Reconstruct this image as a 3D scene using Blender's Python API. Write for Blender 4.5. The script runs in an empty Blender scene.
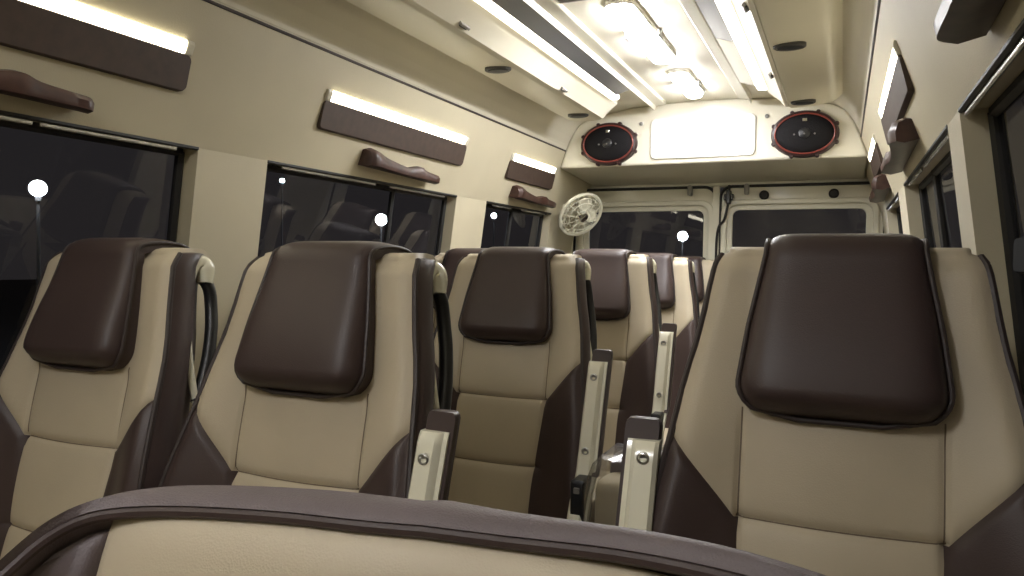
import bpy, bmesh, math, random
from mathutils import Vector, Matrix
random.seed(7)
scene = bpy.context.scene
COL = scene.collection
EYE = 1.13            # eye height above the cabin floor; heights below are given relative to it
PI = math.pi

# ------------------------------------------------------------------ materials
def mat(name, color, rough=.5, metal=0., bump=0., bscale=200., spec=.5, var=0., vscale=6., coat=0., coat_rough=.1, btype='noise'):
    m = bpy.data.materials.new(name); m.use_nodes = True
    nt = m.node_tree; b = nt.nodes['Principled BSDF']
    b.inputs['Base Color'].default_value = (*color, 1)
    b.inputs['Roughness'].default_value = rough
    b.inputs['Metallic'].default_value = metal
    b.inputs['Specular IOR Level'].default_value = spec
    b.inputs['Coat Weight'].default_value = coat
    b.inputs['Coat Roughness'].default_value = coat_rough
    tc = nt.nodes.new('ShaderNodeTexCoord')
    if var > 0:
        n = nt.nodes.new('ShaderNodeTexNoise'); n.inputs['Scale'].default_value = vscale
        n.inputs['Detail'].default_value = 4
        nt.links.new(tc.outputs['Object'], n.inputs['Vector'])
        r = nt.nodes.new('ShaderNodeValToRGB')
        r.color_ramp.elements[0].position = .3; r.color_ramp.elements[1].position = .7
        r.color_ramp.elements[0].color = (*[c * (1 - var) for c in color], 1)
        r.color_ramp.elements[1].color = (*[min(1, c * (1 + var)) for c in color], 1)
        nt.links.new(n.outputs['Fac'], r.inputs['Fac'])
        nt.links.new(r.outputs['Color'], b.inputs['Base Color'])
    if bump > 0:
        if btype == 'noise':
            n = nt.nodes.new('ShaderNodeTexNoise'); n.inputs['Scale'].default_value = bscale
            out = n.outputs['Fac']
        else:
            n = nt.nodes.new('ShaderNodeTexVoronoi'); n.inputs['Scale'].default_value = bscale
            out = n.outputs['Distance']
        nt.links.new(tc.outputs['Object'], n.inputs['Vector'])
        bp = nt.nodes.new('ShaderNodeBump'); bp.inputs['Strength'].default_value = bump
        bp.inputs['Distance'].default_value = .002
        nt.links.new(out, bp.inputs['Height']); nt.links.new(bp.outputs['Normal'], b.inputs['Normal'])
    return m

def emis(name, color, strength):
    m = bpy.data.materials.new(name); m.use_nodes = True
    nt = m.node_tree; b = nt.nodes['Principled BSDF']
    b.inputs['Base Color'].default_value = (*color, 1)
    b.inputs['Emission Color'].default_value = (*color, 1)
    b.inputs['Emission Strength'].default_value = strength
    return m

def glassy(name, tint, ior=1.45, rough=.02):
    m = bpy.data.materials.new(name); m.use_nodes = True
    nt = m.node_tree; nt.nodes.clear()
    o = nt.nodes.new('ShaderNodeOutputMaterial'); mx = nt.nodes.new('ShaderNodeMixShader')
    t = nt.nodes.new('ShaderNodeBsdfTransparent'); t.inputs['Color'].default_value = (*tint, 1)
    g = nt.nodes.new('ShaderNodeBsdfGlossy'); g.inputs['Roughness'].default_value = rough
    g.inputs['Color'].default_value = (.9, .9, .92, 1)
    lw = nt.nodes.new('ShaderNodeLayerWeight'); lw.inputs['Blend'].default_value = .5
    pw = nt.nodes.new('ShaderNodeMath'); pw.operation = 'POWER'; pw.inputs[1].default_value = 4.5
    ma = nt.nodes.new('ShaderNodeMath'); ma.operation = 'MULTIPLY_ADD'; ma.inputs[1].default_value = ior; ma.inputs[2].default_value = .045
    nt.links.new(lw.outputs['Facing'], pw.inputs[0]); nt.links.new(pw.outputs[0], ma.inputs[0]); nt.links.new(ma.outputs[0], mx.inputs['Fac'])
    nt.links.new(t.outputs['BSDF'], mx.inputs[1]); nt.links.new(g.outputs['BSDF'], mx.inputs[2])
    nt.links.new(mx.outputs['Shader'], o.inputs['Surface'])
    return m

M = dict(
    wall=mat('beige_vinyl_lining', (.54, .485, .345), .55, bump=.25, bscale=350, var=.05, vscale=3),
    ceil=mat('cream_headliner', (.68, .635, .51), .42, bump=.12, bscale=300, var=.03, vscale=3),
    gloss=mat('cream_gloss_plastic', (.70, .66, .54), .28, coat=.3),
    door=mat('cream_painted_steel', (.68, .65, .52), .38, var=.04, vscale=4, coat=.2),
    floor=mat('brown_vinyl_floor', (.10, .075, .055), .45, bump=.3, bscale=120, var=.2, vscale=20),
    beige=mat('beige_leatherette', (.485, .415, .30), .52, bump=.10, bscale=520, var=.04, vscale=9, btype='vor'),
    brown=mat('dark_brown_leatherette', (.052, .034, .031), .44, spec=.38, bump=.10, bscale=520, var=.08, vscale=9, btype='vor'),
    cap=mat('taupe_leatherette', (.120, .094, .098), .55, bump=.22, bscale=520, var=.06, vscale=9, btype='vor'),
    thread=mat('brown_piping', (.034, .023, .021), .5),
    cream=mat('cream_armrest_plastic', (.80, .77, .62), .25, coat=.5),
    black=mat('black_plastic', (.012, .012, .013), .38),
    rubber=mat('black_rubber', (.016, .015, .014), .6),
    seam=mat('brown_sewing_thread', (.15, .11, .075), .7),
    latch=mat('dull_black_latch', (.010, .010, .010), .85, spec=.1),
    ventrim=mat('dark_grey_vent_rim', (.055, .052, .048), .5),
    steel=mat('brushed_steel', (.55, .54, .52), .3, metal=1.),
    chan=mat('satin_aluminium', (.60, .59, .57), .25, metal=.9),
    chrome=mat('chrome', (.8, .8, .78), .1, metal=1.),
    wood=mat('brown_wood_grain_plastic', (.050, .022, .016), .42, var=.35, vscale=28, coat=.08, spec=.35),
    panel=mat('brown_panel_fabric', (.060, .037, .026), .6, var=.15, vscale=40),
    smoke=mat('smoked_acrylic', (.17, .165, .165), .28, coat=.5),
    mesh=mat('black_speaker_mesh', (.008, .007, .008), .6, bump=.6, bscale=260, btype='vor', spec=.15),
    maroon=mat('maroon_speaker_ring', (.030, .012, .011), .35),
    red=mat('red_speaker_trim', (.24, .05, .035), .35),
    grey=mat('grey_plastic', (.22, .21, .19), .4),
    white=mat('white_gloss_panel', (.80, .78, .72), .25, coat=.4),
    asphalt=mat('asphalt', (.02, .02, .02), .9, bump=.5, bscale=60),
    pole=mat('dark_pole_paint', (.006, .006, .006), .7),
)
M['led'] = emis('warm_white_led_diffuser', (1, .94, .80), 2.4)
M['side_led'] = emis('warm_side_led_diffuser', (1, .93, .71), 6)
M['dome'] = emis('cool_white_dome_lens', (.97, .97, 1.0), 38)
M['street'] = emis('window_spot_glow', (.92, .95, 1.0), 260)
M['glass'] = glassy('tinted_window_glass', (.55, .57, .60), .75, .015)
M['film'] = glassy('clear_plastic_film', (.80, .80, .78), .9, .2)

# ------------------------------------------------------------------ mesh helpers
def obj(name, bm, m, parent=None, smooth=True, bevel=0, loc=None, angle=40):
    bmesh.ops.remove_doubles(bm, verts=bm.verts, dist=1e-5)
    bmesh.ops.recalc_face_normals(bm, faces=bm.faces)
    me = bpy.data.meshes.new(name); bm.to_mesh(me); bm.free()
    me.materials.append(m)
    if smooth:
        me.polygons.foreach_set('use_smooth', [True] * len(me.polygons))
        me.set_sharp_from_angle(angle=math.radians(angle))
    o = bpy.data.objects.new(name, me); COL.objects.link(o)
    if parent: o.parent = parent
    if loc: o.location = loc
    if bevel:
        b = o.modifiers.new('bevel', 'BEVEL'); b.width = bevel; b.segments = 3; b.limit_method = 'ANGLE'
    return o

def thing(name, label, cat, loc=(0, 0, 0), group=None):
    o = bpy.data.objects.new(name, None); COL.objects.link(o); o.location = loc
    o.empty_display_size = .05
    o['label'] = label; o['category'] = cat
    if group: o['group'] = group
    return o

def tag(o, label, cat, group=None):
    o['label'] = label; o['category'] = cat
    if group: o['group'] = group
    return o

def struct(o):
    o['kind'] = 'structure'; return o

def copy_tree(o, parent=None):
    c = o.copy(); COL.objects.link(c)
    if parent: c.parent = parent
    for ch in list(o.children): copy_tree(ch, c)
    return c

def box(bm, x0, x1, y0, y1, z0, z1):
    v = [bm.verts.new((x, y, z)) for x in (x0, x1) for y in (y0, y1) for z in (z0, z1)]
    for f in ((0, 1, 3, 2), (4, 6, 7, 5), (0, 4, 5, 1), (2, 3, 7, 6), (0, 2, 6, 4), (1, 5, 7, 3)):
        bm.faces.new([v[i] for i in f])

def prism_y(bm, poly, y0, y1):
    """closed (x,z) polygon extruded along y"""
    a = [bm.verts.new((x, y0, z)) for x, z in poly]; b = [bm.verts.new((x, y1, z)) for x, z in poly]
    n = len(poly)
    bm.faces.new(a); bm.faces.new(b[::-1])
    for i in range(n): bm.faces.new((a[i], a[(i + 1) % n], b[(i + 1) % n], b[i]))

def loft(bm, rings, closed=True, caps=True):
    vr = [[bm.verts.new(p) for p in r] for r in rings]
    n = len(vr[0])
    for a, b in zip(vr, vr[1:]):
        for i in range(n if closed else n - 1):
            j = (i + 1) % n
            try: bm.faces.new((a[i], a[j], b[j], b[i]))
            except ValueError: pass
    if caps and closed:
        bm.faces.new(vr[0]); bm.faces.new(vr[-1][::-1])
    return vr

def smoothpts(pts, n=6, closed=False):
    """Catmull-Rom through pts"""
    P = [Vector(p) for p in pts]; out = []
    m = len(P)
    rng = range(m) if closed else range(m - 1)
    for i in rng:
        if closed: p0, p1, p2, p3 = P[i - 1], P[i], P[(i + 1) % m], P[(i + 2) % m]
        else: p0, p1, p2, p3 = P[max(i - 1, 0)], P[i], P[i + 1], P[min(i + 2, m - 1)]
        for k in range(n):
            t = k / n
            out.append(.5 * ((2 * p1) + (p2 - p0) * t + (2 * p0 - 5 * p1 + 4 * p2 - p3) * t * t + (3 * p1 - p0 - 3 * p2 + p3) * t ** 3))
    if not closed: out.append(P[-1])
    return out

def tube(bm, pts, r, seg=8, closed=False, flat=None):
    """r a number or a list; flat=(axis vector, scale) squashes the section along an axis"""
    P = [Vector(p) for p in pts]; n = len(P)
    rs = r if isinstance(r, (list, tuple)) else [r] * n
    rings = []; up = None
    for i in range(n):
        a = P[i - 1] if (i > 0 or closed) else P[i]; b = P[(i + 1) % n] if (i < n - 1 or closed) else P[i]
        t = (b - a).normalized()
        if up is None:
            up = Vector((0, 0, 1)) if abs(t.z) < .9 else Vector((1, 0, 0))
        up = (up - t * up.dot(t)).normalized(); s = t.cross(up)
        ring = []
        for k in range(seg):
            q = 2 * PI * k / seg
            off = up * (math.cos(q) * rs[i]) + s * (math.sin(q) * rs[i])
            if flat:
                ax = Vector(flat[0]); off = off + ax * off.dot(ax) * (flat[1] - 1)
            ring.append(P[i] + off)
        rings.append(ring)
    vr = [[bm.verts.new(p) for p in ring] for ring in rings]
    m = n if closed else n - 1
    for i in range(m):
        A, B = vr[i], vr[(i + 1) % n]
        for k in range(seg): bm.faces.new((A[k], A[(k + 1) % seg], B[(k + 1) % seg], B[k]))
    if not closed:
        bm.faces.new(vr[0][::-1]); bm.faces.new(vr[-1])

def rrect(w, h, r, n=6):
    """rounded rectangle loop, centred, counter-clockwise"""
    out = []
    for cx, cy, a0 in ((w - r, h - r, 0), (-w + r, h - r, 90), (-w + r, -h + r, 180), (w - r, -h + r, 270)):
        for k in range(n + 1):
            a = math.radians(a0 + 90 * k / n); out.append((cx + r * math.cos(a), cy + r * math.sin(a)))
    return out

def ell(a, b, n=40):
    return [(a * math.cos(2 * PI * k / n), b * math.sin(2 * PI * k / n)) for k in range(n)]

def lerp_tab(tab, z):
    """tab sorted by descending z: (z, value)"""
    if z >= tab[0][0]: return tab[0][1]
    for (za, va), (zb, vb) in zip(tab, tab[1:]):
        if z >= zb:
            t = (za - z) / (za - zb); t2 = t
            return va + (vb - va) * t2
    return tab[-1][1]

def sstep(a, b, x):
    t = min(1, max(0, (x - a) / (b - a))); return t * t * (3 - 2 * t)

Z = lambda z: z + EYE

# ------------------------------------------------------------------ the setting
def wall_x(z):
    """inner half width of the side lining at height z (relative to the eye)"""
    return lerp_tab([(.60, .716), (.392, .789), (.277, .833), (.03, .866), (-.30, .91), (-.6, .93), (-1.13, .93)], z)

OPEN = [(-.40, 1.44), (1.69, 2.83), (3.12, 3.95)]
Y0, Y1 = -1.6, 4.46
OPENS = {-1: OPEN, 1: [(-.40, 1.53)] + OPEN[1:]}
SILL, HEAD, JAMB = -.30, .277, .068

def side_wall(s, name):
    bm = bmesh.new()
    def strip(zs, y0, y1, th):
        poly = [(s * wall_x(z), Z(z)) for z in zs] + [(s * (wall_x(z) + th), Z(z)) for z in zs[::-1]]
        prism_y(bm, poly, y0, y1)
    strip([.60, .5, .40, .385, HEAD], Y0, Y1, JAMB)
    strip([SILL, -.6, -1.13], Y0, Y1, JAMB)
    ys = [Y0] + [y for o in OPENS[s] for y in o] + [Y1]
    for i in range(0, len(ys), 2): strip([HEAD, .03, SILL], ys[i], ys[i + 1], JAMB)
    return struct(obj(name, bm, M['wall'], smooth=False))

wl = side_wall(-1, 'wall_left'); wr = side_wall(1, 'wall_right')

bm = bmesh.new(); box(bm, -1.0, 1.0, Y0, Y1 + .1, -.06, 0); struct(obj('floor', bm, M['floor'], smooth=False))

# ceiling: one arched shell
half = [(.716, .60), (.70, .645), (.668, .70), (.64, .733), (.60, .755), (.50, .782), (.36, .803), (.18, .814), (0, .817)]
bm = bmesh.new()
poly = [(x, Z(z)) for x, z in half] + [(-x, Z(z)) for x, z in half[-2::-1]]
outer = [(x * 1.05, z + .06) for x, z in poly]
prism_y(bm, poly + outer[::-1], Y0, Y1)
struct(obj('ceiling', bm, M['ceil'], angle=30))

# dark joint where the side lining meets the roof lining
for s, nm in ((-1, 'trim_1'), (1, 'trim_2')):
    bm = bmesh.new()
    tube(bm, [(s * .716, Y0, Z(.60)), (s * .716, 3.84, Z(.60))], .0045, 8)
    struct(obj(nm, bm, M['thread']))
for s, nm in ((-1, 'trim_12'), (1, 'trim_13')):
    bm = bmesh.new()
    poly = [(.7125, .606), (.707, .628), (.6955, .649), (.676, .690), (.684, .70), (.72, .66), (.73, .61)]
    prism_y(bm, [(s * x, Z(z)) for x, z in poly], Y0, 3.84)
    struct(obj(nm, bm, M['ceil'], smooth=False, bevel=.003))
# roof ducts, one on each side, with the lamp lip
for s, nm in ((-1, 'trim_3'), (1, 'trim_4')):
    bm = bmesh.new()
    pr = smoothpts([(.642, .745, 0), (.628, .728, 0), (.605, .708, 0), (.57, .697, 0), (.485, .688, 0), (.43, .688, 0)], 4)
    poly = [(s * p.x, Z(p.y)) for p in pr] + [(s * .425, Z(.690)), (s * .422, Z(.81)), (s * .60, Z(.81))]
    prism_y(bm, poly, Y0, 3.52)
    struct(obj(nm, bm, M['ceil'], angle=35))
# stepped inner roof rail on each side
for s, nm in ((-1, 'trim_5'), (1, 'trim_6')):
    bm = bmesh.new()
    poly = [(.235, .777), (.231, .776), (.226, .796), (.180, .800), (.176, .803), (.174, .83), (.235, .83)]
    prism_y(bm, [(s * x, Z(z)) for x, z in poly], Y0, 3.80)
    struct(obj(nm, bm, M['gloss'], angle=25))
# plates between rail and lamp: smoked for most of the length, cream at the right rear
def plate(s, nm, y0, y1, m):
    bm = bmesh.new()
    poly = [(.298, .758), (.2335, .7775), (.2335, .80), (.298, .80)]
    prism_y(bm, [(s * x, Z(z)) for x, z in poly], y0, y1)
    return struct(obj(nm, bm, m, smooth=False))
plate(-1, 'trim_7', Y0, 3.33, M['smoke']); plate(1, 'trim_8', Y0, 2.68, M['smoke']); plate(1, 'trim_9', 2.685, 3.36, M['gloss'])

# rear console over the doors
bm = bmesh.new()
D1, D2 = 3.84, 4.43
top = [(.716, .60), (.70, .645), (.668, .70), (.64, .733), (.60, .755), (.50, .782), (.36, .803), (.18, .814), (0, .817)]
def face(y, zb, zlow):
    pts = [(-.748, zb), (.748, zb)] + top + [(-x, z) for x, z in top[-2::-1]]
    return [(x, y, Z(z)) for x, z in pts]
loft(bm, [face(D1, .508, 0), face(D2 + .02, .468, 0)])
struct(obj('trim_10', bm, M['gloss'], smooth=False, bevel=.012))

# rear wall around the doors
bm = bmesh.new()
for s in (-1, 1):
    a = [(s * .852, 0), (s * .852, Z(.40)), (s * .80, Z(.455)), (s * .80, Z(.62)), (s * 1.0, Z(.62)), (s * 1.0, 0)]
    prism_y(bm, a, D2 - .06, D2 + .06)
box(bm, -.80, .80, D2 - .0, D2 + .06, Z(.445), Z(.62))
struct(obj('wall_rear', bm, M['door'], smooth=False, bevel=.01))
bm = bmesh.new(); box(bm, -1.0, 1.0, Y0 - .06, Y0, 0, Z(.85)); struct(obj('wall_front', bm, M['wall'], smooth=False))

def hole_plate(bm, cx, cz, outer, inner, y0, y1):
    """plate between two loops with equal point counts, thick from y0 to y1"""
    n = len(outer)
    L = []
    for y, lp in ((y0, outer), (y0, inner), (y1, inner), (y1, outer)):
        L.append([bm.verts.new((cx + x, y, cz + z)) for x, z in lp])
    for a in range(4):
        A, B = L[a], L[(a + 1) % 4]
        for i in range(n): bm.faces.new((A[i], A[(i + 1) % n], B[(i + 1) % n], B[i]))

doors = {}
for s, nm in ((-1, 'door_1'), (1, 'door_2')):
    bm = bmesh.new()
    # whole leaf: centre x = .43, from .015 to .845 ; z from -1.05 to .445
    cx, hw = s * .430, .412
    zc, hz = Z(-.305), .745
    wcx, whw, wzt, wzb = s * .420, .340, .312, -.26
    wz, wh = (wzt + wzb) / 2, (wzt - wzb) / 2
    out = [(x + (cx - wcx), z + (zc - Z(wz))) for x, z in rrect(hw, hz, .06)]
    inn = rrect(whw + .03, wh + .03, .06)
    hole_plate(bm, wcx, Z(wz), out, inn, D2 - .03, D2 + .03)
    d = struct(obj(nm, bm, M['door'], bevel=.006))
    bm = bmesh.new()
    hole_plate(bm, wcx, Z(wz), rrect(whw + .062, wh + .058, .075), rrect(whw + .028, wh + .028, .055), D2 - .045, D2 - .02)
    obj('raised_frame', bm, M['door'], d, bevel=.008)
    bm = bmesh.new()
    hole_plate(bm, wcx, Z(wz), rrect(whw + .032, wh + .032, .06), rrect(whw, wh, .035), D2 - .022, D2 + .0)
    obj('window_seal', bm, M['door'], d, bevel=.004)
    bm = bmesh.new()
    lp = [bm.verts.new((wcx + x, D2 + .002, Z(wz) + z)) for x, z in rrect(whw + .01, wh + .01, .04)]
    bm.faces.new(lp); obj('window_pane', bm, M['glass'], d, smooth=False)
    # dark weather strip around the leaf
    bm = bmesh.new()
    pts = [(cx + x, D2 - .034, zc + z) for x, z in rrect(hw + .006, hz + .004, .065)]
    tube(bm, pts, .008, 6, closed=True); obj('weatherstrip', bm, M['rubber'], d)
    # striker hook at the top of the leaf
    bm = bmesh.new()
    hx = s * .155
    loft(bm, [[(hx + x, y, Z(.425) + z) for x, z in rrect(.013 * k, .03, .010 * k)] for y, k in ((D2 - .03, 1), (D2 - .055, 1), (D2 - .06, .8))])
    obj('hook', bm, M['grey'], d)
    doors[s] = d
# hole plug of the right door, rod and latch
for hx in (.247, .600):
    bm = bmesh.new()
    loft(bm, [[(hx + x * k, y, Z(.392) + z * k) for x, z in ell(.026, .026, 24)] for y, k in ((D2 - .03, 1), (D2 - .042, 1), (D2 - .046, .85), (D2 - .04, .6))])
    obj('hole_plug', bm, M['rubber'], doors[1])
bm = bmesh.new()
tube(bm, smoothpts([(.062, D2 - .05, Z(.45)), (.060, D2 - .055, Z(.36)), (.040, D2 - .055, Z(.26)), (.006, D2 - .055, Z(.20)), (-.002, D2 - .05, Z(.0)), (-.002, D2 - .05, Z(-.7))], 6), .007, 8)
rod = obj('lock_rod', bm, M['rubber'], doors[1])
bm = bmesh.new(); box(bm, .035, .088, D2 - .075, D2 - .03, Z(.365), Z(.40)); box(bm, .050, .074, D2 - .085, D2 - .03, Z(.345), Z(.42))
obj('latch', bm, M['black'], doors[1], bevel=.005)
# centre seam strips
bm = bmesh.new(); box(bm, -.028, .010, D2 - .045, D2 - .02, .05, Z(.45)); struct(obj('trim_11', bm, M['door'], smooth=False, bevel=.006))

# windows: tinted pane + black frame + bright top channel
wn = 1
for s, side in ((-1, 'left'), (1, 'right')):
    for i, (a, b) in enumerate(OPENS[s]):
        bm = bmesh.new()
        zs = [HEAD + .02, .03, SILL - .02]
        g = [[bm.verts.new((s * (wall_x(z) + JAMB - .012), y, Z(z))) for z in zs] for y in (a - .01, b + .01)]
        for k in range(2): bm.faces.new((g[0][k], g[0][k + 1], g[1][k + 1], g[1][k]))
        w = struct(obj('window_%d' % wn, bm, M['glass'], smooth=False)); wn += 1
        # black gasket along all four edges
        bm = bmesh.new()
        d = JAMB - .016
        def P(y, z, o=0): return (s * (wall_x(z) + d + o), y, Z(z))
        loop = [P(a + .008, HEAD - .008), P(b - .008, HEAD - .008), P(b - .008, .03), P(b - .008, SILL + .008), P(a + .008, SILL + .008), P(a + .008, .03)]
        for q in range(6):
            tube(bm, [loop[q], loop[(q + 1) % 6]], .012, 6)
        obj('window_frame', bm, M['rubber'], w)
        # sliding sash divider
        bm = bmesh.new()
        ym = {0: .55, 1: 2.42, 2: 3.52}[i]
        tube(bm, [P(ym, HEAD), P(ym, .03), P(ym, SILL)], .011, 6)
        obj('sash_divider', bm, M['rubber'], w)
        # satin channel in two lengths under the header
        segs = {0: ((-.38, 1.02), (1.035, 1.38 if s < 0 else 1.52)), 1: ((1.76, 2.24), (2.33, 2.74)), 2: ((3.20, 3.42), (3.55, 3.90))}[i]
        for (p, q) in segs:
            bm = bmesh.new()
            xi = wall_x(HEAD)
            poly = [(s * (xi + .006), Z(HEAD - .003)), (s * (xi + .007), Z(HEAD - .013)), (s * (xi + .009), Z(HEAD - .015)), (s * (xi + .013), Z(HEAD - .014)), (s * (xi + .013), Z(HEAD - .003))]
            prism_y(bm, poly, p, q)
            obj('top_channel', bm, M['chan'], w, smooth=False, bevel=.002)
        # dark gap between header lining and channel
        bm = bmesh.new()
        tube(bm, [(s * (wall_x(HEAD) + .003), a, Z(HEAD - .001)), (s * (wall_x(HEAD) + .003), b, Z(HEAD - .001))], .0055, 6)
        obj('header_seal', bm, M['rubber'], w)
        if s > 0 and i == 0:
            bm = bmesh.new()
            xi = wall_x(.02)
            loft(bm, [[(xi + dx, 1.20 + y * k, Z(.02) + z * k) for y, z in rrect(.055, .026, .012)] for dx, k in ((JAMB, 1), (.012, 1), (.004, .85))])
            obj('window_latch', bm, M['latch'], w)
            bm = bmesh.new()
            tube(bm, [P(1.19, HEAD), P(1.19, .03), P(1.19, SILL)], .014, 6)
            obj('sash_divider', bm, M['rubber'], w)

# ------------------------------------------------------------------ lamps
def led(s, y1, label):
    t = thing('ceiling_light', label, 'ceiling light', (s * .32, 0, Z(.757)), 'lit strip lamps along the ceiling')
    bm = bmesh.new()
    poly = [(.020, -.003), (.024, -.006), (.066, -.040), (.088, -.066), (.103, -.069), (.104, -.050), (.075, .02), (.02, .02)]
    prism_y(bm, [(s * (x), z) for x, z in poly], Y0 + .02, 3.50)
    obj('lamp_housing', bm, M['ceil'], t, angle=25)
    bm = bmesh.new()
    prism_y(bm, [(s * x, z) for x, z in ((-.021, .0), (-.015, -.006), (.015, -.006), (.021, .0), (.021, .012), (-.021, .012))], Y0 + .05, y1)
    obj('lamp_diffuser', bm, M['led'], t, smooth=False)
    return t
led(-1, 3.39, 'long lit strip lamp on the left side of the ceiling, above the double seats')
led(1, 3.42, 'long lit strip lamp on the right side of the ceiling, above the single seat')

def dome(y, x, hl, hw, label):
    t = thing('dome_lamp', label, 'ceiling lamp', (x, y, Z(.813)), 'blazing lamps in the middle of the ceiling')
    bm = bmesh.new()
    loft(bm, [[(px, py, z) for px, py in rrect(hw + a, hl + a, .03 + a)] for z, a in ((.004, .010), (-.008, .010), (-.012, .006), (-.010, .0))])
    obj('lamp_base', bm, M['white'], t)
    bm = bmesh.new()
    loft(bm, [[(px * k, py * (1 - (1 - k) * hw / hl), z) for px, py in rrect(hw, hl, .03)] for z, k in ((-.008, 1), (-.020, .97), (-.028, .86), (-.032, .6), (-.033, .1))])
    obj('lamp_lens', bm, M['dome'], t)
    for sx in (-1, 1):
        bm = bmesh.new(); box(bm, sx * (hw + .018) - .006, sx * (hw + .018) + .006, -.03, .03, -.024, -.002)
        obj('lens_clip', bm, M['grey'], t, bevel=.003)
    return t
dome(2.64, -.005, .34, .040, 'larger blazing white lamp in the middle of the ceiling, nearer to the viewer')
dome(3.42, .0, .22, .036, 'smaller blazing white lamp on the ceiling just before the speaker board')

dome(-.30, .0, .24, .036, 'added unseen ceiling lamp above and behind the viewer, lighting the seat fronts')  # extra lamp out of view, added to brighten the seat fronts

# mesh grille further forward in the roof
t = thing('roof_grille', 'grey oblong mesh grille in the middle of the ceiling, cut by the top edge', 'grille', (-.05, 2.16, Z(.814)))
bm = bmesh.new()
loft(bm, [[(x + a * (1 if x > 0 else -1), y + a * (1 if y > 0 else -1), z) for x, y in rrect(.12, .08, .03)] for z, a in ((.004, .012), (-.008, .012), (-.010, 0))])
obj('grille_frame', bm, M['gloss'], t)
bm = bmesh.new()
for k in range(9):
    y = -.064 + .016 * k
    box(bm, -.115, .115, y - .004, y + .004, -.013, -.002)
obj('grille_slats', bm, M['grey'], t, smooth=False)

# small oval vents under the ducts
def vent(x, y, label):
    t = thing('ceiling_vent', label, 'vent', (x, y, Z(.688)), 'small oval vents under the roof ducts')
    bm = bmesh.new()
    loft(bm, [[(px * k, py * k, z) for px, py in ell(.044, .032, 32)] for z, k in ((.004, 1.12), (-.006, 1.12), (-.009, 1.0), (-.007, .92))], caps=True)
    obj('vent_rim', bm, M['ventrim'], t)
    bm = bmesh.new()
    loft(bm, [[(px * k, py * k, z) for px, py in ell(.042, .030, 32)] for z, k in ((-.005, .95), (-.0105, .9), (-.012, .5), (-.013, .05))])
    obj('vent_core', bm, M['black'], t)
    return t
vent(-.485, 2.47, 'dark oval vent under the left roof duct, the nearer of its two')
vent(-.485, 3.36, 'dark oval vent under the left roof duct, above the left speaker')
vent(.485, 2.53, 'dark oval vent under the right roof duct, the nearer of its two')
vent(.485, 3.40, 'dark oval vent under the right roof duct, above the right speaker')

def switch(s, y, label):
    t = thing('rocker_switch', label, 'switch', (s * .396, y, Z(.706)), 'small switches on the lamp lips')
    ang = math.atan2(.026, -.022)
    R = Matrix.Rotation(s * math.radians(-50), 3, 'Y')
    def put(bm):
        for v in bm.verts: v.co = R @ v.co
    bm = bmesh.new(); box(bm, -.012, .012, -.028, .028, -.006, .004); put(bm); obj('switch_frame', bm, M['grey'], t, bevel=.002)
    bm = bmesh.new(); box(bm, -.008, .008, -.021, .021, -.010, -.004); put(bm); obj('switch_rocker', bm, M['black'], t, bevel=.002)
switch(-1, 2.03, 'small dark switch on the left ceiling lamp, the nearer one')
switch(-1, 2.91, 'small dark switch on the left ceiling lamp, towards the rear')
switch(1, 2.16, 'small dark switch on the right ceiling lamp, at the top edge')
switch(1, 2.96, 'small dark switch on the right ceiling lamp, towards the rear')

# brown side panels with a lit slot above
def side_lamp(s, y0, y1, label):
    t = thing('wall_light', label, 'wall light', (s * .765, (y0 + y1) / 2, Z(.43)), 'brown side panels with lit tops')
    h = (y1 - y0) / 2
    X = lambda x: s * (x - .765)
    Zl = lambda z: z - .43
    bm = bmesh.new()   # brown plate, rounded corners in the y/z plane
    lp = rrect(h, .0415, .014)
    loft(bm, [[(X(x - .25 * z), y, Zl(.4325) + z * k) for y, z in lp] for x, k in ((.795, 1.), (.7675, 1.), (.7645, .95))])
    obj('brown_panel', bm, M['panel'], t)
    bm = bmesh.new()   # emitting bar in the slot above the plate
    prism_y(bm, [(X(.785), Zl(.475)), (X(.7555), Zl(.475)), (X(.7455), Zl(.498)), (X(.7465), Zl(.503)), (X(.775), Zl(.503))], -h + .012, h - .012)
    obj('light_bar', bm, M['side_led'], t, smooth=False)
    for e in (-1, 1):
        bm = bmesh.new()
        loft(bm, [[(X(x), e * (h - .012) + dy, Zl(z)) for x, z in ((.785, .472), (.753, .472), (.743, .496), (.744, .505), (.780, .505))] for dy in (-.010, .012)])
        obj('end_cap', bm, M['gloss'], t, smooth=False, bevel=.003)
    return t
side_lamp(-1, -.05, 1.345, 'brown wall panel with lit top on the left, nearest, cut by the frame edge')
side_lamp(-1, 1.845, 2.765, 'brown wall panel with lit top above the middle left window')
side_lamp(-1, 3.21, 3.80, 'short brown wall panel with lit top at the left rear, by the speaker board')
side_lamp(1, 1.89, 2.72, 'brown wall panel with lit top on the right wall, seen at a slant')
side_lamp(1, 3.18, 3.80, 'short brown wall panel with lit top at the right rear corner')

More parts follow.
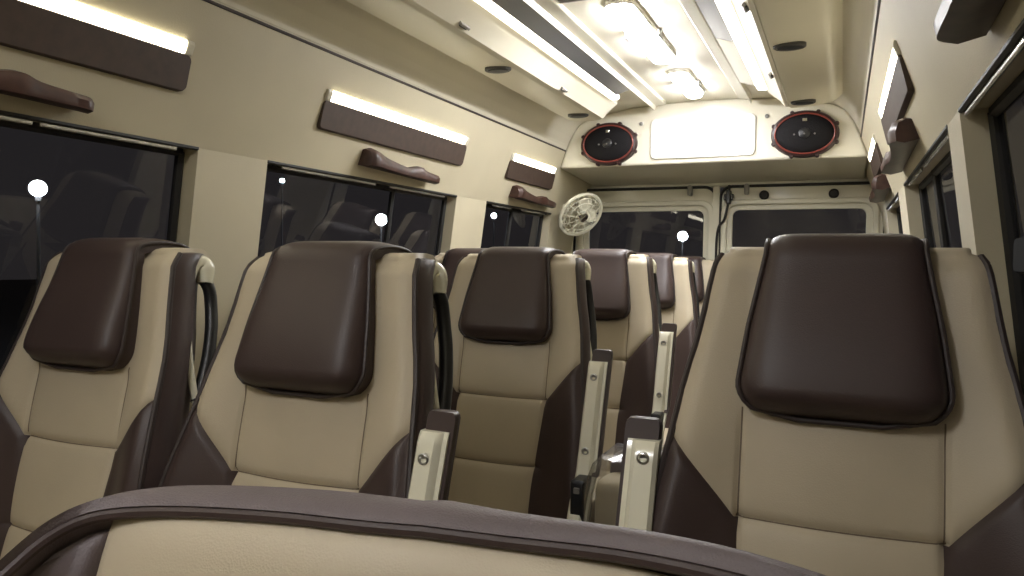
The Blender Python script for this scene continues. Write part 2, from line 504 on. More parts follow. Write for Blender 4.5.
# brown grab handles above the windows
def grab(s, y0, y1, label):
    L = y1 - y0
    prof = [(0, .028, .042), (.04, .035, .056), (.10, .030, .056), (.20, .018, .050), (.32, .012, .044), (.46, .006, .040), (.58, .004, .040), (.66, .016, .046), (.72, .020, .050), (.78, .008, .050), (.90, .002, .052), (.97, .0, .050), (1, -.002, .040)]
    P = smoothpts([(a, b, c) for a, b, c in prof], 4)
    bm = bmesh.new(); rings = []
    for p in P:
        y = -L / 2 + p.x * L; zt = p.y; d = p.z
        drop = -.012 * p.x
        sec = [(.012, zt * .9 + drop), (-d * .45, zt + drop), (-d * .85, zt * .72 + drop), (-d, zt * .3 - .010 + drop), (-d * .92, -.026 + drop), (-d * .5, -.030 + drop), (.012, -.022 + drop)]
        rings.append([(s * x, y, z) for x, z in sec])
    loft(bm, rings)
    t = tag(obj('grab_handle', bm, M['wood'], angle=50), label, 'handle', 'glossy brown handles above the windows')
    t.location = (s * .806, (y0 + y1) / 2, Z(.338))
    return t
grab(-1, .58, 1.10, 'glossy brown handle above the nearest left window, cut by the frame edge')
grab(-1, 2.10, 2.56, 'glossy brown handle above the middle left window')
grab(-1, 3.33, 3.84, 'glossy brown handle above the small left rear window')
grab(1, .60, 1.16, 'glossy brown handle at the upper right corner of the picture')
grab(1, 2.10, 2.70, 'glossy brown handle on the right wall above the second window')
grab(1, 3.33, 3.86, 'glossy brown handle at the far end of the right wall')

# ------------------------------------------------------------------ speaker board
t = tag(obj('access_panel', (lambda b: (loft(b, [[(x * k + 0, y, z) for x, z in rrect(.255, .100, .025)] for y, k in ((.008, 1), (-.006, 1), (-.009, .985))]), b)[1])(bmesh.new()), M['white'], angle=30),
        'white rounded panel between the two oval speakers', 'panel')
t.location = (-.002, D1 - .002, Z(.636))
for sx in (-1, 1):
    b = bmesh.new(); loft(b, [[(.305 * sx + x * k, y, .082 + z * k) for x, z in ell(.010, .010, 16)] for y, k in ((.006, 1), (-.004, 1), (-.007, .6))])
    sc = tag(obj('round_fastener', b, M['grey']), 'small grey round fastener beside the %s speaker' % ('left' if sx < 0 else 'right'), 'fastener')
    sc.location = (-.002, D1 - .002, Z(.636))

def speaker(s, label):
    t = thing('oval_speaker', label, 'speaker', (s * .474, D1, Z(.622)), 'oval speakers over the rear doors')
    bm = bmesh.new()
    loft(bm, [[(x * k, y, z * k) for x, z in ell(.150, .110, 56)] for y, k in ((.01, 1), (-.018, 1.0), (-.028, .96), (-.030, .90), (-.024, .86))], caps=False)
    ring = obj('mounting_ring', bm, M['maroon'], t)
    for k in range(8):
        a = 2 * PI * (k + .5) / 8
        cx, cz = .149 * math.cos(a), .109 * math.sin(a)
        bm = bmesh.new(); loft(bm, [[(cx + x * q, y, cz + z * q) for x, z in ell(.0105, .0105, 14)] for y, q in ((.008, 1), (-.020, 1), (-.027, .7))])
        obj('ring_lug', bm, M['maroon'], ring)
    bm = bmesh.new()
    tube(bm, [(x, -.030, z) for x, z in ell(.131, .093, 56)], .0034, 8, closed=True); obj('red_trim', bm, M['red'], t)
    bm = bmesh.new()
    loft(bm, [[(x * k, y, z * k) for x, z in ell(.134, .097, 56)] for y, k in ((-.02, 1), (-.028, .92), (-.036, .72), (-.041, .4), (-.042, .04))], caps=True)
    g = obj('grille', bm, M['mesh'], t)
    bm = bmesh.new()
    loft(bm, [[(x * k, y, z * k) for x, z in ell(.028, .026, 28)] for y, k in ((-.038, 1), (-.047, .9), (-.051, .5), (-.052, .05))]); obj('centre_cap', bm, M['black'], g)
    bm = bmesh.new()
    loft(bm, [[(x * k, y, .062 + z * k) for x, z in rrect(.010, .008, .003)] for y, k in ((-.03, 1), (-.040, 1), (-.042, .8))]); obj('badge', bm, M['chrome'], g)
    for k in range(3):
        bm = bmesh.new()
        loft(bm, [[(-.045 + .045 * k + x * q, y, -.004 + z * q) for x, z in ell(.005, .005, 10)] for y, q in ((-.036, 1), (-.053 if k == 1 else -.046, .8))]); obj('tweeter_dot', bm, M['grey'], g)
speaker(-1, 'oval black speaker with red-trimmed ring, left of the white panel')
speaker(1, 'oval black speaker with red-trimmed ring, right of the white panel')

# ------------------------------------------------------------------ cabin fan in the left rear corner
C0 = Vector((-.685, 4.02, Z(.272)))
fan = thing('wall_fan', 'small cream wire-guard fan in the left rear corner', 'fan', (0, 0, 0))
fan.location = C0
tt = Vector((1.34, -4.0, -.28)).normalized(); rr = Vector((.917, .399, 0)); dd = Vector((0, 0, -1))
nrm = (.72 * tt + .69 * (.70 * rr + .72 * dd)).normalized()
ax = nrm.cross(Vector((0, 0, 1))).normalized(); ay = ax.cross(nrm).normalized()
def F(a, b, c): return ax * a + ay * b + nrm * c
bm = bmesh.new()
tube(bm, [F(.128 * math.cos(q), .128 * math.sin(q), 0) for q in [2 * PI * k / 40 for k in range(40)]], .010, 8, closed=True)
obj('outer_ring', bm, M['cream'], fan)
for cc, nm in ((.030, 'front_guard'), (-.030, 'rear_guard')):
    bm = bmesh.new()
    for R_, h in ((.045, 1.), (.085, .8), (.11, .5)):
        tube(bm, [F(R_ * math.cos(q), R_ * math.sin(q), cc * h) for q in [2 * PI * k / 32 for k in range(32)]], .0022, 6, closed=True)
    for k in range(12):
        q = 2 * PI * k / 12
        tube(bm, smoothpts([F(.03 * math.cos(q), .03 * math.sin(q), cc * 1.05), F(.085 * math.cos(q), .085 * math.sin(q), cc * .8), F(.126 * math.cos(q), .126 * math.sin(q), 0)], 4), .002, 5)
    obj(nm, bm, M['cream'], fan)
bm = bmesh.new()
rings = []
for c, r_ in ((.034, .006), (.036, .026), (.030, .032), (.0, .030), (-.04, .038), (-.075, .036), (-.09, .02)):
    rings.append([F(r_ * math.cos(2 * PI * k / 20), r_ * math.sin(2 * PI * k / 20), c) for k in range(20)])
loft(bm, rings); obj('motor', bm, M['chrome'], fan)
for k in range(4):
    bm = bmesh.new(); q0 = 2 * PI * k / 4
    rings = []
    for i in range(8):
        u = i / 7; R_ = .026 + .082 * u; wd = .3 + .42 * math.sin(PI * min(1, .25 + .75 * u))
        top = []; bot = []
        for j in range(7):
            v = j / 6 - .5; q = q0 + v * wd * 1.4; h = .016 * v * 2
            top.append(F(R_ * math.cos(q), R_ * math.sin(q), h + .0012)); bot.append(F(R_ * math.cos(q), R_ * math.sin(q), h - .0012))
        rings.append(top + bot[::-1])
    loft(bm, rings); obj('blade', bm, M['cream'], fan)
mp = Vector((-.850, 4.10, Z(.335))) - C0
bm = bmesh.new()
tube(bm, smoothpts([F(0, 0, -.085), F(0, .0, -.085) * .3 + mp * .7 + Vector((.03, 0, -.01)), mp + Vector((.02, 0, 0))], 6), .013, 10)
obj('bracket_arm', bm, M['cream'], fan)
bm = bmesh.new()
loft(bm, [[mp + Vector((dx, .034 * k * math.cos(a), .042 * k * math.sin(a))) for a in [2 * PI * i / 20 for i in range(20)]] for dx, k in ((.0, 1), (.012, 1), (.024, .6))])
obj('wall_mount', bm, M['cream'], fan)

# ------------------------------------------------------------------ seats
WT = [(.020, .165), (-.02, .172), (-.09, .183), (-.16, .200), (-.235, .212), (-.30, .224), (-.376, .236), (-.5, .242), (-.70, .236)]
ZT, ZB = .020, -.70
def wid(z):
    w = lerp_tab(WT, z)
    if z > ZT - .013: w -= .013 * (1 - math.sqrt(max(0, 1 - ((z - ZT + .013) / .013) ** 2)))
    return w
def bnd(z):
    if z >= -.232: return wid(z)
    if z >= -.332:
        t = (-.232 - z) / .106
        return wid(-.232) + (.120 - wid(-.232)) * (t ** .92)
    return .120 - .012 * sstep(-.332, -.55, z)
def fy(x, z):
    """front face of the backrest; the sitter faces -y"""
    w = wid(z); u = abs(x) / max(w, 1e-4)
    y = .26 * (z + .17)
    y -= (.010 + .034 * sstep(-.10, -.40, z)) * sstep(.50, .96, u)          # side bolsters
    y -= .010 * math.cos(min(1, abs(x) / .12) * PI / 2)                       # padding of the middle
    if -.20 > z: 
        y += .004 * math.exp(-((abs(x) - bnd(z) if z < -.332 else abs(x) - .120) / .0045) ** 2) * sstep(-.19, -.22, z)
    if abs(x) < .124:
        for zs in (-.332, -.490): 
            y += .005 * math.exp(-((z - zs) / .0045) ** 2)
            y += .006 * math.exp(-(abs(z - zs) / .030))
    if -.345 < z < -.225:                                                     # seam along the diagonal
        y += .006 * math.exp(-((abs(x) - bnd(z)) / .005) ** 2)
    y += .012 * sstep(.90, 1.0, u)
    y += .018 * sstep(ZT - .035, ZT, z) ** 2
    return y
def zrows():
    z = []; q = ZB
    for zs in (-.490, -.332): pass
    k = ZB
    while k < ZT - 1e-4:
        z.append(k); k += .012 if k < ZT - .04 else .004
    for zs in (-.490, -.332):
        z += [zs - .006, zs - .003, zs, zs + .003, zs + .006]
    z += [-.232, ZT]
    z = sorted(set(round(a, 5) for a in z))
    out = [z[0]]
    for a in z[1:]:
        if a - out[-1] > .0018: out.append(a)
    return out
ROWS = zrows()
COLS = [0, .02, .04, .06, .08, .095, .106, .111, .1145, .1175, .120, .1225, .1255, .129, .134, .145, .155, .165, .175, .185, .195, .203, .21, .22, .24]

def seat_cushion_front():
    bm = bmesh.new()
    g = []
    for z in ROWS:
        b = bnd(z); xs = [min(c, b) for c in COLS]
        xs = [-x for x in xs[:0:-1]] + xs
        g.append([bm.verts.new((x, fy(x, z), z)) for x in xs])
    top = [min(c, bnd(ZT)) for c in COLS]; top = [-x for x in top[:0:-1]] + top
    for dz, dy in ((.005, .008), (.008, .022), (.008, .050), (.005, .074), (-.006, .088)):     # the cover of the back rolls over the top
        g.append([bm.verts.new((x * (1 - .02 * dy / .09), fy(0, ZT) + dy + .3 * (fy(x, ZT) - fy(0, ZT)) + .004, ZT + dz)) for x in top])
    for A, B in zip(g, g[1:]):
        for i in range(len(A) - 1): bm.faces.new((A[i], A[i + 1], B[i + 1], B[i]))
    for e in (0, -1):
        up = [row[e] for row in g[-6:]]; dn = [bm.verts.new((v.co.x * 1.03, v.co.y, min(v.co.z, ZT) - .024)) for v in up]
        for i in range(5): bm.faces.new((up[i], up[i + 1], dn[i + 1], dn[i]))
    bmesh.ops.remove_doubles(bm, verts=bm.verts, dist=2e-5)
    return bm
def seat_wing(s):
    bm = bmesh.new(); g = []
    n = 14
    for z in ROWS:
        if z > -.2319: continue
        b, w = bnd(z), wid(z)
        g.append([bm.verts.new((s * (b + (w - b) * i / n), fy(b + (w - b) * i / n, z), z)) for i in range(n + 1)])
    for A, B in zip(g, g[1:]):
        for i in range(n): bm.faces.new((A[i], A[i + 1], B[i + 1], B[i]))
    bmesh.ops.remove_doubles(bm, verts=bm.verts, dist=2e-5)
    return bm
def shell_sec(z, zz=None, f=0.):
    w = wid(z); yf = fy(w, z); zz = z if zz is None else zz
    th = .088 + .03 * sstep(-.05, -.45, z)
    yb = yf + th
    ins = .006 * f
    pts = [(-w, yf), (-w - .006, yf + .012), (-w - .009, yf + .030), (-w - .006, yf + .048), (-w + .026, yb), (-w * .5, yb + .012), (0, yb + .014)]
    pts = [(x, y) for x, y in pts]
    pts += [(-x, y) for x, y in pts[-2::-1]]
    mid = yf + .045
    return [(x * (1 - .10 * f), mid + (y - mid) * (1 - f), zz) for x, y in pts]
def seat_shell():
    bm = bmesh.new()
    rings = [shell_sec(z) for z in ROWS[::3] + [ZT - .003]]
    for a in (30, 60, 90):
        q = math.radians(a)
        rings.append(shell_sec(ZT, ZT - .002 + .002 * math.sin(q), 1 - max(.02, math.cos(q))))
    vr = loft(bm, rings, closed=False, caps=False)
    # front strip of the top roll
    for A, B in zip(vr[-4:], vr[-3:]):
        try: bm.faces.new((A[0], A[-1], B[-1], B[0]))
        except ValueError: pass
    return bm
# headrest cover draped over the top
def cover_paths():
    """list of (point y,z, half width, normal(y,z)) from front bottom over the top to the back"""
    P = []
    zb = -.197
    n = 26
    for i in range(n + 1):
        z = zb + (ZT - .005 - zb) * i / n
        P.append((.26 * (z + .17) - .012, z))
    y0 = P[-1][0]; y1 = .26 * (ZT + .17) + .098
    for k in range(1, 12):
        a = PI * k / 12
        P.append((y0 + (y1 - y0) * (1 - math.cos(a)) / 2, ZT - .005 + .016 * math.sin(a) ** .8))
    for i in range(0, 9):
        z = ZT - .005 - .13 * i / 8
        P.append((y1 + .26 * (z - ZT) + .002, z))
    out = []
    tot = len(P)
    for i, (y, z) in enumerate(P):
        a = P[max(i - 1, 0)]; b = P[min(i + 1, tot - 1)]
        t = Vector((b[0] - a[0], b[1] - a[1])).normalized(); nn = Vector((-t.y, t.x))
        if i <= n:
            w = lerp_tab([(ZT, .096), (-.086, .115), (-.165, .125), (-.30, .128)], z)
            d = z - zb
            if d < .045: w -= .045 * (1 - math.sqrt(max(0, 1 - ((.045 - d) / .045) ** 2)))
            h = .049 * (min(1, d / .022)) ** .5 * (1 - .55 * sstep(-.17, ZT + .01, z))
        else:
            u = (i - n) / (tot - 1 - n)
            w = .096 + .008 * u; h = .020 * (1 - u * .7)
        out.append((y, z, w, nn, h))
    return out
CP = cover_paths()
def cover_bm():
    bm = bmesh.new(); rings = []
    m = 28
    for y, z, w, nn, h in CP:
        top = []; bot = []
        for j in range(m + 1):
            u = -1 + 2 * j / m
            u = math.sin(u * PI / 2)
            hh = h * (max(0, 1 - abs(u) ** 8)) ** .55
            top.append((u * w, y + nn.x * hh, z + nn.y * hh))
            bot.append((u * w, y - nn.x * .010, z - nn.y * .010))
        rings.append(top + bot[::-1])
    loft(bm, rings); return bm
def cover_edge():
    L = []; 
    for y, z, w, nn, h in CP[1:]:
        hh = h * .30 + .002
        L.append((w + .0008, y + nn.x * hh, z + nn.y * hh))
    f = CP[0]
    return [(-x, y, z) for x, y, z in L[::-1]] + [(x, f[0] - .006, f[1] - .001) for x in (-.05, -.02, 0, .02, .05)] + L

def seat_grab(s):
    """cream loop with black grip on the aisle side of the back"""
    def P(y, z, o=.0): return (s * (wid(min(z, ZT - .02)) - .008 + o), .050 + (y - .06) * .70 + .26 * (z + .17), z)
    bm = bmesh.new()
    pts = smoothpts([P(.116, -.040), P(.112, -.012), P(.092, .002), P(.070, -.012), P(.060, -.045), P(.058, -.09), P(.064, -.14), P(.078, -.19), P(.098, -.235), P(.112, -.262)], 5)
    rr_ = []
    for i in range(len(pts)):
        u = i / (len(pts) - 1); rr_.append(.0125 + .007 * math.exp(-((u - .12) / .1) ** 2) - .006 * u)
    tube(bm, pts, rr_, 10)
    c = bm
    bm2 = bmesh.new()
    pts2 = smoothpts([P(.116, -.035), P(.136, -.055), P(.147, -.09), P(.148, -.13), P(.140, -.18), P(.126, -.225), P(.112, -.258)], 5)
    tube(bm2, pts2, .0120, 10)
    return c, bm2

def armrest(root, s, off, dz):
    """folded-up armrest: cream underside with screws facing forward, brown pad behind"""
    xc = s * off
    mid = [(-.215, -.035), (-.250, -.046), (-.35, -.080), (-.43, -.106), (-.475, -.123), (-.52, -.158), (-.565, -.182)]   # z, y
    pts = smoothpts([(0, y, z + dz) for z, y in mid], 5)
    # cream channel
    bm = bmesh.new(); rings = []
    for i, p in enumerate(pts[2:]):
        u = i / (len(pts) - 4); k = 1.; dz = 0
        hw = .0225
        q = 1.0
        if i == 0: q = .55
        elif i == 1: q = .85
        sec = [(-hw, .012), (-hw, -.010 * q), (-hw + .005, -.017 * q), (hw - .015, -.017 * q), (hw - .010, -.012 * q), (hw - .007, -.006 * q), (hw, -.006 * q), (hw, .012)]
        rings.append([(xc + s * x, p.y + y, p.z - .012) for x, y in sec])
    loft(bm, rings); a = obj('armrest', bm, M['cream'], root, angle=35)
    # pad
    bm = bmesh.new(); rings = []
    for i, p in enumerate(pts[:-8]):
        q = 1. if i > 1 else (.8, .95)[i]
        hw = .0255 * q
        sec = [(-hw * .9, .008), (-hw * .8, .008), (hw * .95, .004), (hw, .010), (hw, .018), (hw * .7, .024), (-hw * .7, .024), (-hw, .018)]
        rings.append([(xc + s * (x + .004), p.y + y, p.z + .006) for x, y in sec])
    loft(bm, rings); obj('armrest_pad', bm, M['brown'], a, angle=60)
    for z in (-.262 + dz, -.425 + dz):
        y = next(q.y + (r_.y - q.y) * (z + .012 - q.z) / (r_.z - q.z) for q, r_ in zip(pts, pts[1:]) if q.z >= z + .012 >= r_.z) - .006
        bm = bmesh.new()
        loft(bm, [[(xc - s * .004 + x * k, y + dy, z + zz * k) for x, zz in ell(.0085, .0085, 16)] for dy, k in ((.0, 1), (-.0135, 1), (-.0145, .75), (-.011, .5))])
        obj('screw', bm, M['steel'], a)
    bm = bmesh.new()
    loft(bm, [[(xc + x * k, -.152 + dy, -.525 + dz + z * k) for x, z in rrect(.016, .05, .007)] for dy, k in ((.02, 1), (-.034, 1), (-.038, .85))])
    hg = obj('hinge', bm, M['black'], a)
    bm = bmesh.new()
    loft(bm, [[(xc + x * k, -.152 + dy, -.497 + dz + z * k) for x, z in rrect(.007, .007, .002)] for dy, k in ((-.03, 1), (-.042, .9))])
    obj('hinge_button', bm, M['grey'], hg)
    bm = bmesh.new(); loft(bm, [[(xc - s * (.02 + dx), -.10 + .03 * math.cos(a_), -.56 + .04 * math.sin(a_)) for a_ in [2 * PI * i / 16 for i in range(16)]] for dx in (-.02, .03)])
    obj('armrest_pivot', bm, M['black'], a, bevel=.004)

def make_seat(label, s=1, arm=True):
    root = thing('passenger_seat', label, 'seat', (0, 0, EYE), 'high-backed passenger seats')
    b = obj('backrest', seat_cushion_front(), M['beige'], root, angle=80)
    for q in (-1, 1): obj('side_bolster', seat_wing(q), M['brown'], root, angle=80)
    obj('back_shell', seat_shell(), M['brown'], root, angle=70)
    for q in (-1, 1):
        bm = bmesh.new(); tube(bm, [(q * wid(z), fy(wid(z), z) + .001, z) for z in ROWS[::3] + [ZT - .012, ZT - .004]], .0048, 8); obj('piping', bm, M['thread'], root)
    bm = bmesh.new()
    for q in (-1, 1):
        zs_ = [-.19 - .142 * k / 20 for k in range(21)]
        tube(bm, [(q * .120, fy(.120, z) - .0002, z) for z in zs_], .0011, 5)
    for zs in (-.332, -.490):
        hw = bnd(zs) - .001; tube(bm, [(-hw + 2 * hw * k / 40, fy(-hw + 2 * hw * k / 40, zs) - .0002, zs) for k in range(41)], .0011, 5)
    obj('seam_thread', bm, M['seam'], b)
    hc = obj('headrest_cover', cover_bm(), M['brown'], root, angle=80)
    bm = bmesh.new(); tube(bm, cover_edge(), .0034, 8); obj('cover_piping', bm, M['thread'], hc)
    c, g = seat_grab(s)
    gh = obj('grab_loop', c, M['cream'], root); obj('grip', g, M['black'], gh)
    if arm: armrest(root, s, arm, .008 if s > 0 else -.006)
    # cushion
    bm = bmesh.new(); rings = []
    for y, k, dz in ((-.455, .90, -.05), (-.46, .97, -.03), (-.44, 1, -.008), (-.38, 1, 0), (-.2, 1, -.012), (-.08, 1, -.02)):
        hw = .232 * k
        rings.append([(x, y, z) for x, z in ((-hw, -.80), (-hw, -.69 + dz), (-hw + .02, -.665 + dz), (-.12, -.672 + dz), (0, -.668 + dz), (.12, -.672 + dz), (hw - .02, -.665 + dz), (hw, -.69 + dz), (hw, -.80))])
    loft(bm, rings); obj('seat_cushion', bm, M['beige'], root, angle=60)
    bm = bmesh.new(); box(bm, -.21, .21, -.42, .02, -.84, -.795); obj('seat_frame', bm, M['black'], root, bevel=.01)
    for sx in (-1, 1):
        bm = bmesh.new()
        prism_pts = [(-.40, -1.13), (.02, -1.13), (.0, -1.10), (-.10, -1.06), (-.10, -.83), (-.28, -.83), (-.28, -1.06), (-.38, -1.10)]
        loft(bm, [[(sx * .16 + dx, y, z) for y, z in prism_pts] for dx in (-.018, .018)])
        obj('leg', bm, M['grey'], root, bevel=.005)
    return root

XA, XW, XR = -.129, -.641, .655
rowsY = [.985, 1.775, 2.535, 3.29, 4.04]
seatL = make_seat('beige and brown aisle seat of the left nearest row, raised cream armrest at its side', 1, .257)
seatL.location = (XA, rowsY[0], EYE - .014)
seatW = make_seat('beige and brown seat at the left edge beside the nearest left window', 1, 0)
seatW.location = (XW, rowsY[0], EYE - .008)
seatR = make_seat('large beige and brown single seat right of the aisle, nearest to the viewer', -1, .246)
seatR.location = (XR, 1.07, EYE)
lab_a = ['beige and brown aisle seat of the second row, long cream armrest at its side', 'beige and brown aisle seat of the third row, thin raised armrest at its side',
         'beige and brown aisle seat of the fourth row, partly hidden by the large right seat', 'last aisle seat by the rear doors, only a sliver beside the large right seat']
for i in range(4):
    c = copy_tree(seatL); c['label'] = lab_a[i]; c.location = (XA, rowsY[i + 1], EYE + (-.004, .008, .007, .003)[i])
lab_w = ['window seat hidden behind the nearest left aisle seat, only its dark top showing', 'window seat whose dark top shows behind the second-row aisle seat',
         'window seat whose dark top shows between the second-row and third-row aisle seats']
for i in range(3):
    c = copy_tree(seatW); c['label'] = lab_w[i]; c.location = (XW, rowsY[i + 1], EYE + (.000, .008, .007)[i])

# foreground seat: low back with a thick rolled taupe top that rounds at the corners
fs = thing('front_seat', 'low-backed seat in the foreground with rolled taupe top and beige front', 'seat', (.370, 0, EYE))
FW = .300
PLAN = [(0, .532, -.190, .478), (.10, .527, -.192, .474), (.196, .512, -.197, .462), (.255, .490, -.202, .448), (.286, .455, -.208, .430), (.297, .418, -.219, .402), (.300, .380, -.240, .366)]
def sk(x): return .030 * sstep(-.08, .14, x)
def plan_curve(n=5):
    P = smoothpts([Vector((a, b, c)) for a, b, c, d in PLAN], n); D = [p.x for p in smoothpts([Vector((d, 0, 0)) for a, b, c, d in PLAN], n)]
    R_ = [(p.x, p.y, p.z, d) for p, d in zip(P, D)]
    return [(-x * 1.025, yr, z, yf + sk(-x)) for x, yr, z, yf in R_[:0:-1]] + [(x * 1.185, yr + .008, z + .009 * sstep(.05, .2, x), yf + sk(x)) for x, yr, z, yf in R_]
PC = plan_curve()
bm = bmesh.new(); rings = []
for x, yr, zt, yf in PC:
    k = 1 - .10 * abs(x) / FW; th = yr - yf
    sec = [(yf + .016, -.016), (yf + .006, -.011), (yf + .003, -.007), (yf + .007, -.003), (yf + th * .35, .002), (yf + th * .7, .002), (yr, -.003), (yr + .014, -.014), (yr + .022, -.035), (yr + .022, -.09), (yf + .02, -.09)]
    rings.append([(x * (1 + (.01 if y > yf + th * .8 else 0)), y, zt + z) for y, z in sec])
loft(bm, rings); obj('top_roll', bm, M['cap'], fs, angle=60)
bm = bmesh.new(); tube(bm, [(x, yf + .005, zt - .013) for x, yr, zt, yf in PC], .0048, 8); obj('roll_piping', bm, M['brown'], fs)
def pcat(x):
    ax_ = -x / 1.025 if x < 0 else x / 1.185
    for (a0, b0, c0, d0), (a1, b1, c1, d1) in zip(PLAN, PLAN[1:]):
        if ax_ <= a1:
            t_ = (ax_ - a0) / (a1 - a0); return c0 + (c1 - c0) * t_, d0 + (d1 - d0) * t_ + sk(x)
    return PLAN[-1][2], PLAN[-1][3] + sk(x)
def pad(name, x0, x1, m, top=.030, bulge=.024):
    bm = bmesh.new(); rings = []
    for j, q in enumerate((0, .004, .012, .03, .06, .12, .2, .3, .4, .46)):
        front = []; back = []
        for i in range(25):
            u = math.sin(PI / 2 * (-1 + 2 * i / 24)); x = (x0 + x1) / 2 + (x1 - x0) / 2 * u
            zt, yf = pcat(x)
            z = zt - top - q
            puff = bulge * (max(0, 1 - u ** 6) ** .5) * min(1, (.35, .6, .85, 1, 1, 1, 1, 1, 1, 1)[j])
            if q > .2: z = -.22 - q
            y = yf + .020 + .34 * (-q) - puff
            front.append((x, y, z)); back.append((x, yf + .020 + .34 * (-q) + .028, z - .012))
        rings.append(front + back[::-1])
    loft(bm, rings); return obj(name, bm, m, fs, angle=60)
pad('front_pad', -.282, .325, M['beige'], .015, .026)
pad('side_bolster', -.308, -.280, M['cap'], .026, .020); pad('side_bolster', .323, .362, M['cap'], .026, .020)
bm = bmesh.new()
loft(bm, [[(x, y + .30 * (z + .28), z) for x, y in ((-.285, .43), (.335, .44), (.340, .48), (.26, .548), (-.22, .545), (-.290, .47))] for z in (-.29, -.45, -.70)])
obj('back_shell', bm, M['cap'], fs, angle=40)
bm = bmesh.new(); rings = []
for y, k in ((-.10, .92), (-.11, 1), (-.05, 1), (.2, 1), (.38, 1)):
    hw = .27 * k; rings.append([(x, y, z) for x, z in ((-hw, -.82), (-hw, -.72), (-hw + .03, -.69), (0, -.70), (hw - .03, -.69), (hw, -.72), (hw, -.82))])
loft(bm, rings); obj('seat_cushion', bm, M['beige'], fs, angle=60)
bm = bmesh.new(); box(bm, -.22, .22, -.08, .42, -.86, -.815); obj('seat_frame', bm, M['black'], fs, bevel=.01)
for sx in (-1, 1):
    bm = bmesh.new(); box(bm, sx * .18 - .02, sx * .18 + .02, -.04, .36, -1.13, -.85); obj('leg', bm, M['grey'], fs, bevel=.006)

# folding aisle seat still in its plastic film
js = thing('folding_seat', 'folded aisle seat wrapped in clear plastic, between the armrests', 'folding seat', (.287, 1.49, EYE - .014))
bm = bmesh.new(); rings = []
for z, k in ((-.62, .9), (-.60, 1), (-.50, 1), (-.44, .99), (-.425, .94), (-.418, .8)):
    rings.append([(x * k, y * k, z) for x, y in rrect(.080, .050, .03)])
loft(bm, rings); obj('front_cushion', bm, M['beige'], js, angle=60)
bm = bmesh.new(); rings = []
for z, k in ((-.60, 1), (-.44, 1), (-.41, .98), (-.39, .90), (-.380, .7), (-.378, .3)):
    rings.append([(x * k + .012, .085 + y * k, z) for x, y in rrect(.088, .045, .03)])
loft(bm, rings); obj('dark_cushion', bm, M['cap'], js, angle=60)
bm = bmesh.new(); rings = []
random.seed(3)
for z, k in ((-.63, 1.02), (-.56, 1.03), (-.50, 1.05), (-.45, 1.03), (-.41, 1.0), (-.385, .93), (-.370, .75), (-.366, .3)):
    ring = []
    for i, (x, y) in enumerate(rrect(.098, .110, .04, 5)):
        j = 1 + random.uniform(-.035, .02)
        ring.append((x * k * j + .006, .035 + y * k * j, z + random.uniform(-.006, .004)))
    rings.append(ring)
loft(bm, rings, caps=False); obj('plastic_film', bm, M['film'], js, angle=20)
bm = bmesh.new(); box(bm, -.05, .05, .0, .10, -1.10, -.60); box(bm, -.08, .08, -.06, .13, -1.13, -1.10); obj('pedestal', bm, M['grey'], js, bevel=.008)

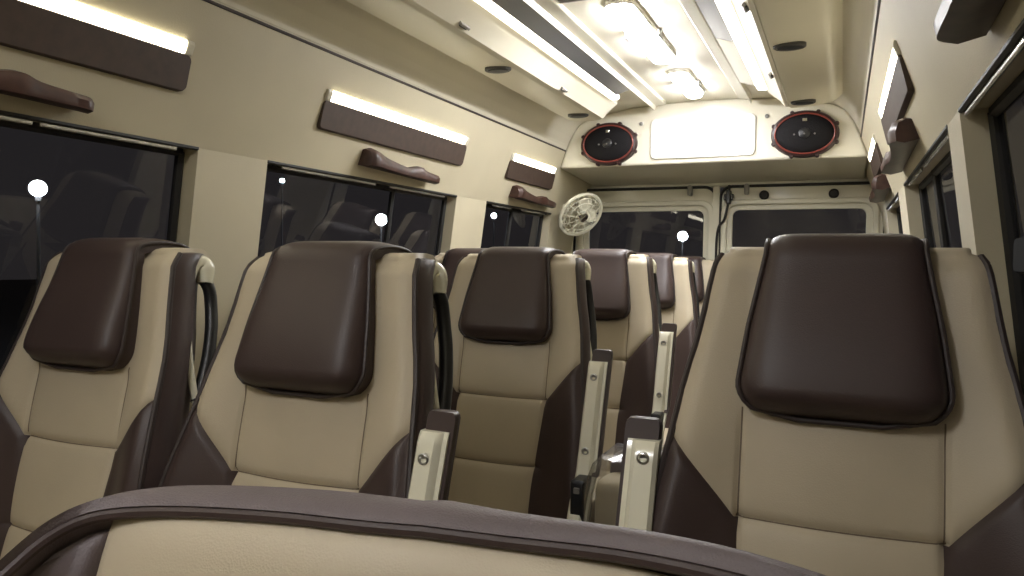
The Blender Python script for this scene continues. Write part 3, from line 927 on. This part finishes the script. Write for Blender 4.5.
# ------------------------------------------------------------------ outside the windows
GZ = -.75
bm = bmesh.new(); box(bm, -60, 60, -40, 80, GZ - .1, GZ); struct(obj('ground', bm, M['asphalt'], smooth=False))
def window_spot(x, y, z, r, label):  # glowing globe on a post, stands for a bright spot in the pane
    t = thing('window_spot', label, 'street lamp', (x, y, GZ), 'bright spots in the window panes')
    h = Z(z) - GZ
    bm = bmesh.new(); rings = []
    for i in range(13):
        a = -PI / 2 + PI * i / 12
        rings.append([(max(.002, r * math.cos(a)) * math.cos(2 * PI * k / 20), max(.002, r * math.cos(a)) * math.sin(2 * PI * k / 20), h + r * math.sin(a)) for k in range(20)])
    loft(bm, rings); obj('glow_globe', bm, M['street'], t)
    bm = bmesh.new()
    rings = [[(q * math.cos(2 * PI * k / 12), q * math.sin(2 * PI * k / 12), zz) for k in range(12)] for zz, q in ((0, .06), (.15, .05), (.18, .025), (h - r - .06, .016), (h - r - .05, .03), (h - r + .01, .03))]
    loft(bm, rings); obj('globe_post', bm, M['pole'], t)
cx = .655
window_spot(-8 + cx, 5.51, .735, .085, 'bright spot in the nearest left window, a glowing globe outside')
window_spot(-9.2 + cx, 14.0, .90, .115, 'bright spot in the middle left window, a glowing globe outside')
window_spot(-3.86 + cx, 20.0, .76, .12, 'bright spot in the rear door window, a glowing globe outside')
window_spot(-11.9 + cx, 14.0, 1.82, .05, 'faint bright spot at the top left of the middle left window')
window_spot(-9.3 + cx, 20.0, 1.36, .07, 'faint bright spot in the small left rear window')

# ------------------------------------------------------------------ world, camera, view
w = bpy.data.worlds.new('night'); scene.world = w; w.use_nodes = True
w.node_tree.nodes['Background'].inputs['Color'].default_value = (.25, .22, .225, 1)
w.node_tree.nodes['Background'].inputs['Strength'].default_value = .05

cam = bpy.data.cameras.new('camera'); co = bpy.data.objects.new('camera', cam); COL.objects.link(co)
cam.sensor_width = 36; cam.lens = 760 / 1024 * 36; cam.clip_start = .02
Rm = ((.91706, .02576, -.39876), (.3986, -.02477, .91679), (.01374, -.99936, -.03297))
right = Vector((Rm[0][0], Rm[1][0], Rm[2][0])); down = Vector((Rm[0][1], Rm[1][1], Rm[2][1])); fwd = Vector((Rm[0][2], Rm[1][2], Rm[2][2]))
mw = Matrix.Identity(4)
fwd.normalize(); right = (right - fwd * right.dot(fwd)).normalized(); down = fwd.cross(right)
for i in range(3):
    mw[i][0] = right[i]; mw[i][1] = -down[i]; mw[i][2] = -fwd[i]
mw[0][3], mw[1][3], mw[2][3] = .655, 0, EYE
co.matrix_world = mw
scene.camera = co
vs = scene.view_settings
vs.view_transform = 'Standard'; vs.look = 'None'; vs.gamma = 1; vs.use_curve_mapping = False
vs.exposure = 1.2
